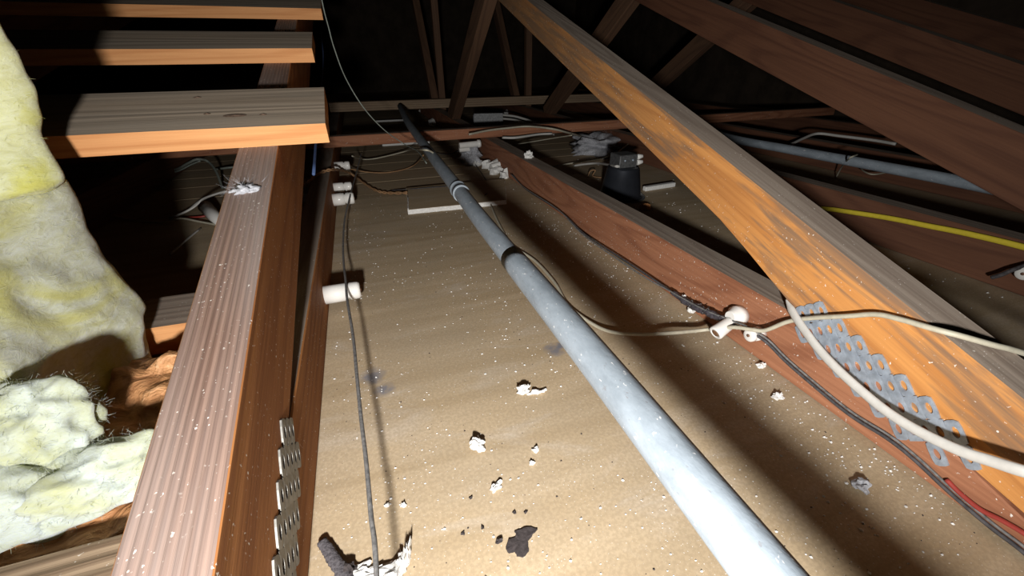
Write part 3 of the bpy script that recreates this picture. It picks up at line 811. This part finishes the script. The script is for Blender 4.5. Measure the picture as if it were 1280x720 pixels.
jb = thing('junction_box', 'dark steel junction box on the floor behind the far cross timber', 'electrical box', (0.66, 2.28, 0.0))
beam('box', (0.595, 2.36, 0.060), (0.735, 2.32, 0.060), 0.09, 0.10, M_DBOX, jb, bev=0.003)
beam('cover', (0.585, 2.305, 0.060), (0.735, 2.265, 0.060), 0.006, 0.112, M_BOX, jb, bev=0.001)
for k in range(2):
    tube('cable_tail', [(0.735, 2.30, 0.085 + 0.018 * k), (0.80, 2.22, 0.080 + 0.018 * k), (0.88, 2.10, 0.055 + 0.016 * k), (0.93, 2.02, 0.03 + 0.012 * k)], 0.006, M_CABLE_W, jb, 7)

# thin white strips of panel edge seen in the gaps
for a, b, z, lab in (((0.088,2.191,0.000), (0.319,2.190,-0.000), 0.012, 'white plaster strip along the cross timber left of the pipe'),
                     ((0.108,3.120,0.000), (0.331,3.113,0.000), 0.012, 'white plaster strip in the far bay beyond the cross timber'),
                     ((0.814,1.079,0.000), (0.936,1.091,0.000), 0.014, 'white panel edge strip right of the black can')):
    a, b = Vector(a), Vector(b)
    a.z = b.z = z / 2 + 0.0005
    tag(beam('plaster_strip', a, b, 0.016, z, M_GYP, None), lab, 'plaster strip')

# ---------------------------------------------------------------- soft grey fluff
def fuzz(parent, verts, count, length, r, mat, name='loose_fibres', spread=1.0):
    vs, fs = [], []
    for _ in range(count):
        p, nrm = random.choice(verts)
        p = Vector(p) + Vector((R_(-1, 1), R_(-1, 1), R_(-1, 1))) * 0.003
        d = (Vector(nrm) + Vector((R_(-1, 1), R_(-1, 1), R_(-1, 1))) * spread).normalized()
        L = length * R_(0.4, 1.4)
        side = d.cross(Vector((R_(-1, 1), R_(-1, 1), R_(-1, 1)))).normalized()
        bend = side.cross(d) * L * R_(-0.6, 0.6)
        b = len(vs)
        for k in range(4):
            t = k / 3
            c = p + d * L * t + bend * t * t
            vs += [c - side * r * (1 - 0.7 * t), c + side * r * (1 - 0.7 * t)]
        for k in range(3):
            fs.append((b + 2 * k, b + 2 * k + 1, b + 2 * k + 3, b + 2 * k + 2))
    o = put(name, vs, fs, mat, parent)
    o['kind'] = 'stuff'
    return o

def fluff(name, loc, size, mat, lab, cat, sub=4, rough=0.4, freq=1.8, seed=1.0, rot=0.0, fz=300, fl=0.012, group=None):
    t = thing(name, lab, cat, loc, group)
    o = lump('body', loc, size, mat, t, rough, freq, sub, rot, seed)
    for p in o.data.polygons:
        p.use_smooth = True
    M = wm(o)
    pts = [(M @ v.co, (M.to_3x3() @ v.normal)) for v in o.data.vertices if v.co.z > size[2] * 0.2]
    fuzz(t, pts, fz, fl, 0.00012, mat)
    return t
fluff('dust_clump', (1.040,1.699,0.000), (0.135, 0.13, 0.042), M_FLUFF_G, 'grey crumpled fluff heap behind the black can', 'insulation', 4, 0.45, 2.4, 3.0, 0.2, 600, 0.02)
fluff('dust_clump', (0.405, 1.68, 0), (0.035, 0.05, 0.035), M_FLUFF_G, 'pale grey fluff against the far end of the reddish joist', 'insulation', 3, 0.5, 2.2, 5.0, 0.2, 200, 0.012)
fluff('dust_clump', (-0.128, 0.51, 0.247), (0.013, 0.010, 0.005), M_FLUFF_G, 'small tuft of grey fluff on the pinkish timber below the nearest board', 'insulation', 3, 0.5, 2.2, 6.0, 0.6, 120, 0.012)
fluff('dust_clump', (-0.163,1.353,0.000), (0.035, 0.05, 0.02), M_FLUFF_G, 'dim fluff on the floor between pinkish timber and left joist', 'insulation', 3, 0.5, 2.2, 7.0, 0.6, 150, 0.012)

# ---------------------------------------------------------------- glass wool batts
def batt(name, rows, mat, lab, disp, cat='insulation', seed=0.0, nu=120, nv=110, fz=2500, fl=0.012, tear=0.0, group=None, faceback=None):
    """closed body lofted through horizontal loops (each a list of (x, y, z) control points)"""
    t = thing(name, lab, cat, rows[-1][0], group)
    loops = []
    for row in rows:
        P = [Vector(p) for p in row]
        n = len(P)
        L = []
        for i in range(n):
            p0, p1, p2, p3 = P[i - 1], P[i], P[(i + 1) % n], P[(i + 2) % n]
            for k in range(nu // n):
                s = k / (nu // n)
                L.append(0.5 * ((2 * p1) + (p2 - p0) * s + (2 * p0 - 5 * p1 + 4 * p2 - p3) * s * s + (3 * p1 - p0 - 3 * p2 + p3) * s ** 3))
        loops.append(L)
    m = len(loops[0])
    grid = []
    cols = [spline([loops[r][i] for r in range(len(rows))], max(2, nv // (len(rows) - 1))) for i in range(m)]
    H_ = len(cols[0])
    vs = [cols[i][j] for j in range(H_) for i in range(m)]
    cen = sum((Vector(v) for v in vs), Vector()) / len(vs)
    sv = Vector((seed, seed * 1.3, seed * 2.1))
    out = []
    for v in vs:
        dn = (v - cen).normalized()
        k = 0.55 * noise.noise(v * 7 + sv) + 0.35 * noise.noise(Vector((v.x * 17, v.y * 17, v.z * 26)) + sv) + 0.16 * noise.noise(v * 55 + sv)
        rid = 1 - abs(noise.noise(Vector((v.x * 5, v.y * 5, v.z * 12)) + sv * 2)) * 2.2
        k += 0.35 * rid ** 3 if rid > 0 else 0
        out.append(v + dn * disp * k)
    fs = []
    for j in range(H_ - 1):
        for i in range(m):
            i2 = (i + 1) % m
            fs.append((j * m + i, j * m + i2, (j + 1) * m + i2, (j + 1) * m + i))
    fs.append(tuple(range(m - 1, -1, -1)))
    fs.append(tuple((H_ - 1) * m + i for i in range(m)))
    o = put('wool', out, fs, mat, t, smooth=True)
    bm = bmesh.new()
    bm.from_mesh(o.data)
    bmesh.ops.recalc_face_normals(bm, faces=bm.faces)
    bm.to_mesh(o.data)
    bm.free()
    M = wm(o)
    pts = [(M @ v.co, M.to_3x3() @ v.normal) for v in o.data.vertices]
    pts = [q for q in pts if q[1].y < -0.1 or q[1].z > 0.5]
    fuzz(t, pts, fz, fl, 0.00012, mat)
    return t

def loop(right, front, left, back, bulge=0.0):
    """eight control points: right edge, front right, front mid, front left, left, back left, back mid, back right"""
    return [right, ((right[0] * .55 + front[0] * .45), right[1] * .45 + front[1] * .55, right[2]), front, ((front[0] + left[0]) / 2, (front[1] + left[1]) / 2 - 0.01, front[2]),
            left, ((left[0] + back[0]) / 2, (left[1] + back[1]) / 2 + 0.02, left[2]), back, ((back[0] + right[0]) / 2, (back[1] + right[1]) / 2 + 0.01, right[2])]

# lower batt: from the floor of the bay up to the fold
lower = [
    loop((-0.299,0.550,0.260), (-0.36, 0.37, 0.262), (-0.66, 0.43, 0.27), (-0.48, 0.60, 0.25)),
    loop((-0.300,0.550,0.203), (-0.32, 0.34, 0.215), (-0.66, 0.40, 0.21), (-0.46, 0.60, 0.20)),
    loop((-0.287,0.535,0.148), (-0.30, 0.33, 0.165), (-0.66, 0.37, 0.16), (-0.45, 0.585, 0.15)),
    loop((-0.274,0.515,0.098), (-0.29, 0.315, 0.135), (-0.66, 0.36, 0.13), (-0.45, 0.53, 0.12)),
    loop((-0.272,0.500,0.076), (-0.275, 0.295, 0.115), (-0.66, 0.35, 0.11), (-0.44, 0.50, 0.11)),
    loop((-0.266,0.460,0.071), (-0.275, 0.285, 0.095), (-0.66, 0.34, 0.09), (-0.43, 0.48, 0.09)),
    loop((-0.249,0.390,0.082), (-0.285, 0.275, 0.080), (-0.66, 0.33, 0.08), (-0.43, 0.46, 0.08)),
]
batt('insulation_batt', lower, M_BATT2, 'lower bulging fold of pale yellow glass wool above the kraft paper', 0.020, seed=2.0, fz=4500, fl=0.0045, group='yellow glass wool batts')
upper = [
    loop((-0.262,0.505,0.453), (-0.60, 0.36, 0.50), (-0.80, 0.42, 0.52), (-0.62, 0.590, 0.52)),
    loop((-0.265,0.515,0.423), (-0.56, 0.37, 0.46), (-0.78, 0.43, 0.46), (-0.60, 0.590, 0.46)),
    loop((-0.270,0.525,0.390), (-0.50, 0.38, 0.41), (-0.74, 0.45, 0.41), (-0.56, 0.590, 0.41)),
    loop((-0.276,0.535,0.343), (-0.45, 0.38, 0.35), (-0.70, 0.45, 0.35), (-0.52, 0.590, 0.35)),
    loop((-0.279,0.535,0.304), (-0.42, 0.38, 0.31), (-0.67, 0.45, 0.31), (-0.50, 0.590, 0.31)),
    loop((-0.279,0.530,0.272), (-0.41, 0.38, 0.28), (-0.66, 0.45, 0.275), (-0.50, 0.590, 0.275)),
    loop((-0.291,0.530,0.262), (-0.42, 0.40, 0.262), (-0.64, 0.46, 0.26), (-0.50, 0.590, 0.26)),
]
batt('insulation_batt', upper, M_BATT, 'upper yellow-green glass wool batt leaning at the left edge above the fold', 0.016, seed=5.0, fz=3500, fl=0.0045, group='yellow glass wool batts')

def wooltuft(loc, size, lab, seed, rot, mat=M_TUFT, fz=1500, fl=0.0045):
    return fluff('wool_tuft', loc, size, mat, lab, 'insulation', 5, 0.16, 1.3, seed, rot, fz, fl, 'torn tufts of glass wool')
wooltuft((-0.238, 0.296, 0.080), (0.056, 0.028, 0.026), 'white torn glass wool tuft touching the pinkish timber, lower left', 1.5, 0.25)
wooltuft((-0.315, 0.290, 0.062), (0.070, 0.036, 0.050), 'whitish glass wool clump in the lower left corner above the ridged block', 2.7, 0.0)
wooltuft((-0.268, 0.325, 0.108), (0.036, 0.030, 0.040), 'rounded pale lump of glass wool bulging above the white tuft', 4.1, 0.4)

# ---------------------------------------------------------------- crumpled kraft paper under the wool
def crumple(name, x0, x1, y0, y1, zf, lab, seed, nx=70, ny=70):
    vs = []
    for j in range(ny + 1):
        for i in range(nx + 1):
            x, y = x0 + (x1 - x0) * i / nx, y0 + (y1 - y0) * j / ny
            v = Vector((x * 22, y * 22, seed))
            h = abs(noise.noise(v)) * 0.020 + abs(noise.noise(v * 2.3 + Vector((4, 1, 0)))) * 0.010 + noise.noise(v * 6) * 0.002
            vs.append((x + noise.noise(v * 1.7) * 0.004, y + noise.noise(v * 1.5 + Vector((9, 0, 0))) * 0.004, zf(x, y) + h))
    n0 = len(vs)
    vs += [(v[0], v[1], v[2] - 0.0006) for v in vs]
    W = nx + 1
    fs = [(j * W + i, j * W + i + 1, (j + 1) * W + i + 1, (j + 1) * W + i) for j in range(ny) for i in range(nx)]
    fs += [tuple(n0 + k for k in reversed(f)) for f in fs]
    o = put(name, vs, fs, M_KRAFT, None, smooth=True)
    return tag(o, lab, 'insulation facing')
def zk(x, y):
    e = min((x + 0.665) / 0.06, (-0.155 - x) / 0.03, (y - 0.244) / 0.012, (0.524 - y) / 0.09, 1.0)
    return 0.010 + (0.058 + 0.027 * min(max((y - 0.33) / 0.1, 0), 1)) * math.sin(max(e, 0) * math.pi / 2)
crumple('kraft_paper', -0.665, -0.153, 0.245, 0.525, zk, 'crumpled orange-brown kraft paper facing between the two blocks', 3.3)

# ---------------------------------------------------------------- crumbs and flakes on the floor
def crumb(loc, s, lab, mat=M_GYP, seed=1.0, rot=0.0, name='plaster_crumb', cat='crumb', group='white plaster crumbs on the tan panel', rough=0.45, freq=1.7, sub=3):
    return tag(lump(name, loc, s, mat, None, rough, freq, sub, rot, seed), lab, cat, group)
crumb((0.141,0.369,-0.000), (0.0085, 0.0055, 0.005), 'white jagged plaster crumb near the middle of the tan panel', seed=11, rot=0.1)
crumb((0.156,0.360,-0.000), (0.0095, 0.0022, 0.003), 'thin white plaster sliver right of the jagged crumb', seed=12, rot=-0.05)
crumb((0.063,0.305,0.000), (0.0065, 0.0075, 0.006), 'chunky white plaster crumb below the jagged one', seed=13, rot=0.4)
crumb((0.067,0.251,0.000), (0.0065, 0.0028, 0.003), 'small curled plaster crumb above the black flake', seed=14, rot=0.5)
crumb((0.433,0.252,0.000), (0.0065, 0.0045, 0.004), 'grey-white crumb beside the reddish joist', seed=15)
crumb((0.405,0.132,0.000), (0.0065, 0.0060, 0.005), 'round grey pebble near the right joist', M_FLUFF_G, 16, 0.0, 'pebble')
crumb((0.462,0.304,0.000), (0.0055, 0.0045, 0.004), 'white crumb close under the gusset plate', seed=17)
crumb((0.121,0.279,0.000), (0.0030, 0.0025, 0.0025), 'tiny white crumb right of the chunky one', seed=18)
crumb((0.111,0.265,0.000), (0.0028, 0.0022, 0.002), 'tiny white crumb below right of the chunky one', seed=19)
crumb((0.234,0.426,0.000), (0.004, 0.003, 0.003), 'small pale crumb beside the blue-grey scuff near the pipe', seed=20)
crumb((-0.021,0.263,0.000), (0.0022, 0.002, 0.002), 'tiny crumb right of the knob wire', seed=21)
crumb((-0.036,0.268,0.000), (0.0024, 0.002, 0.002), 'tiny crumb hard by the knob wire', seed=22)
crumb((0.455,0.460,0.018), (0.004, 0.004, 0.006), 'white crumb stuck on the old wire before the tape', seed=23)
crumb((0.462,0.443,0.005), (0.004, 0.006, 0.009), 'white plaster smear below the taped splice', seed=24)
for k, (px) in enumerate([(0.425, 1.70, 0), (0.436, 1.56, 0), (0.448, 1.46, 0), (0.452, 1.39, 0), (0.418, 1.62, 0), (0.45, 1.52, 0)]):
    crumb(px, (0.015 + 0.003 * (k % 3), 0.017, 0.017 + 0.004 * (k % 2)), ('upper left', 'middle', 'front left', 'lowest right', 'left', 'right')[k] + ' white lump of the heap at the far end of the reddish joist', seed=30 + k, sub=2, group='white lumps in the far heap', name='plaster_lump', cat='lump')
crumb((0.497, 1.27, 0.0905), (0.012, 0.010, 0.012), 'white lump lying on top of the reddish joist', seed=41, name='plaster_lump', cat='lump', group='white lumps in the far bays')
for k, (p, lab) in enumerate((((0.492,3.563,0.000), 'white lump in the far left bay, higher one'), ((0.441,2.814,0.000), 'white lump in the far bay left of the dark box'),
                       ((1.038,3.097,0.000), 'white lump right of the dark box'), ((1.704,3.404,0.000), 'white lump far back beside the orange timber'))):
    crumb(p, (0.024, 0.02, 0.026), lab, seed=50 + k, sub=2, name='plaster_lump', cat='lump', group='white lumps in the far bays')

# black flake: thin curled outline
FP = [(0.058,0.193,0.000), (0.063,0.199,0.000), (0.069,0.199,0.000), (0.071,0.202,0.000), (0.070,0.204,0.000), (0.079,0.204,0.000), (0.085,0.203,0.000), (0.090,0.199,0.000), (0.085,0.197,0.000), (0.078,0.192,0.000), (0.076,0.184,0.000), (0.070,0.181,0.000), (0.065,0.184,0.000), (0.064,0.188,0.000), (0.059,0.188,0.000)]
n = len(FP)
cx_, cy_ = sum(p[0] for p in FP) / n, sum(p[1] for p in FP) / n
def dens(P, k=3):
    out = []
    for i in range(len(P)):
        a, b = Vector(P[i]), Vector(P[(i + 1) % len(P)])
        for j in range(k):
            q = a.lerp(b, j / k)
            out.append(q + Vector((R_(-1, 1), R_(-1, 1), 0)) * 0.0004)
    return out
FD = dens(FP)
n = len(FD)
top = [(p.x, p.y, 0.0016 + 0.0002 * math.sin(i * 0.9)) for i, p in enumerate(FD)]
bot = [(p.x, p.y, 0.0002) for p in FD]
fs = [(i, (i + 1) % n, 2 * n) for i in range(n)] + [(i, i + n, (i + 1) % n + n, (i + 1) % n) for i in range(n)] + [tuple(range(2 * n - 1, n - 1, -1))]
tag(put('black_flake', top + bot + [(cx_, cy_, 0.0016)], fs, M_CHAR, None), 'black burnt-looking flake lying on the tan panel near the bottom', 'flake')
for k, (p, lab) in enumerate((((0.055,0.201,0.000), 'small black bit left of the black flake'), ((0.086,0.218,0.000), 'small black bit above the black flake'),
                              ((0.076,0.221,0.000), 'tiny black bit above left of the black flake'), ((0.044,0.217,0.000), 'tiny black speck well left of the black flake'),
                              ((0.026,0.218,0.000), 'black speck farthest left of the black flake'), ((0.041,0.249,0.000), 'black speck high above left of the black flake'))):
    s = 0.0017 if k else 0.0028
    crumb(p, (s, s * 0.8, s * 0.7), lab, M_CHAR, 60 + k, 0, 'black_bit', 'flake', 'black bits around the flake', sub=2)

# dark strip and white crust at the bottom edge
DS = spline([(-0.092,0.251,0.004), (-0.087,0.242,0.004), (-0.081,0.230,0.004), (-0.075,0.219,0.004), (-0.069,0.207,0.004)], 8)
vs, fs = tube_geo(DS, 0.0052, 10, 0.5, 0.12, lambda t: 0.85 + 0.35 * t)
tag(put('dark_strip', vs, fs, M_RUBBER, None, smooth=True), 'dark grey crumbly strip on the panel at the bottom left', 'debris')
wc = thing('white_crust', 'white plaster crust with raised tip at the bottom of the panel', 'debris', (-0.049,0.211,0.000))
for k, (p, s, r) in enumerate((((-0.063,0.215,0.000), (0.010, 0.005, 0.003), 0.1), ((-0.051,0.209,0.000), (0.011, 0.005, 0.003), 0.0), ((-0.038,0.207,0.000), (0.010, 0.006, 0.004), 0.2),
                               ((-0.028,0.209,0.000), (0.0045, 0.009, 0.006), -0.35), ((-0.023,0.214,0.000), (0.002, 0.008, 0.009), -0.35))):
    lump('crust_piece', p, s, M_GYP, wc, 0.45, 2.0, 3, r, 70 + k)
tag(lump('dark_scrap', (-0.069,0.218,0.000), (0.005, 0.006, 0.005), M_CHAR, None, 0.4, 2.0, 3, 0.2, 80), 'dark scrap at the end of the dark strip', 'debris')

def scatter(name, count, box, size, mat, lab, seed, dens_fn=None):
    rnd = random.Random(seed)
    vs, fs = [], []
    c = 0
    while c < count:
        x, y = rnd.uniform(box[0], box[1]), box[2] + (box[3] - box[2]) * rnd.random() ** 1.3
        if noise.noise(Vector((x * 9, y * 9, seed))) + rnd.uniform(-0.3, 0.5) < 0:
            continue
        s = size * rnd.choice((0.5, 0.6, 0.7, 0.8, 1.0, 1.0, 1.5))
        a = rnd.uniform(0, 6.28)
        b = len(vs)
        el = rnd.uniform(0.5, 1.0)
        for k in range(5):
            t = a + k * 1.2566
            q = rnd.uniform(0.7, 1.2)
            vs.append((x + math.cos(t) * s * q, y + math.sin(t) * s * el * q, 0.0002))
        vs.append((x, y, s * 0.9))
        for k in range(5):
            fs.append((b + k, b + (k + 1) % 5, b + 5))
        c += 1
    o = put(name, vs, fs, mat, None)
    return tag(o, lab, 'crumbs', None, 'stuff')
scatter('plaster_dust', 1500, (-0.09, 0.46, 0.06, 1.33), 0.0011, M_GYP, 'fine white plaster crumbs scattered over the tan panel', 1)
scatter('plaster_dust', 380, (0.36, 0.465, 0.10, 1.0), 0.0014, M_GYP, 'white crumbs gathered along the foot of the reddish joist', 4)
scatter('dark_grit', 500, (-0.09, 0.46, 0.06, 1.33), 0.0008, M_CHAR, 'fine dark grit scattered over the tan panel', 2)
scatter('floor_crumbs', 260, (0.55, 1.02, 0.3, 1.6), 0.0018, M_GYP, 'white crumbs on the floor of the bay behind the orange timber', 3)
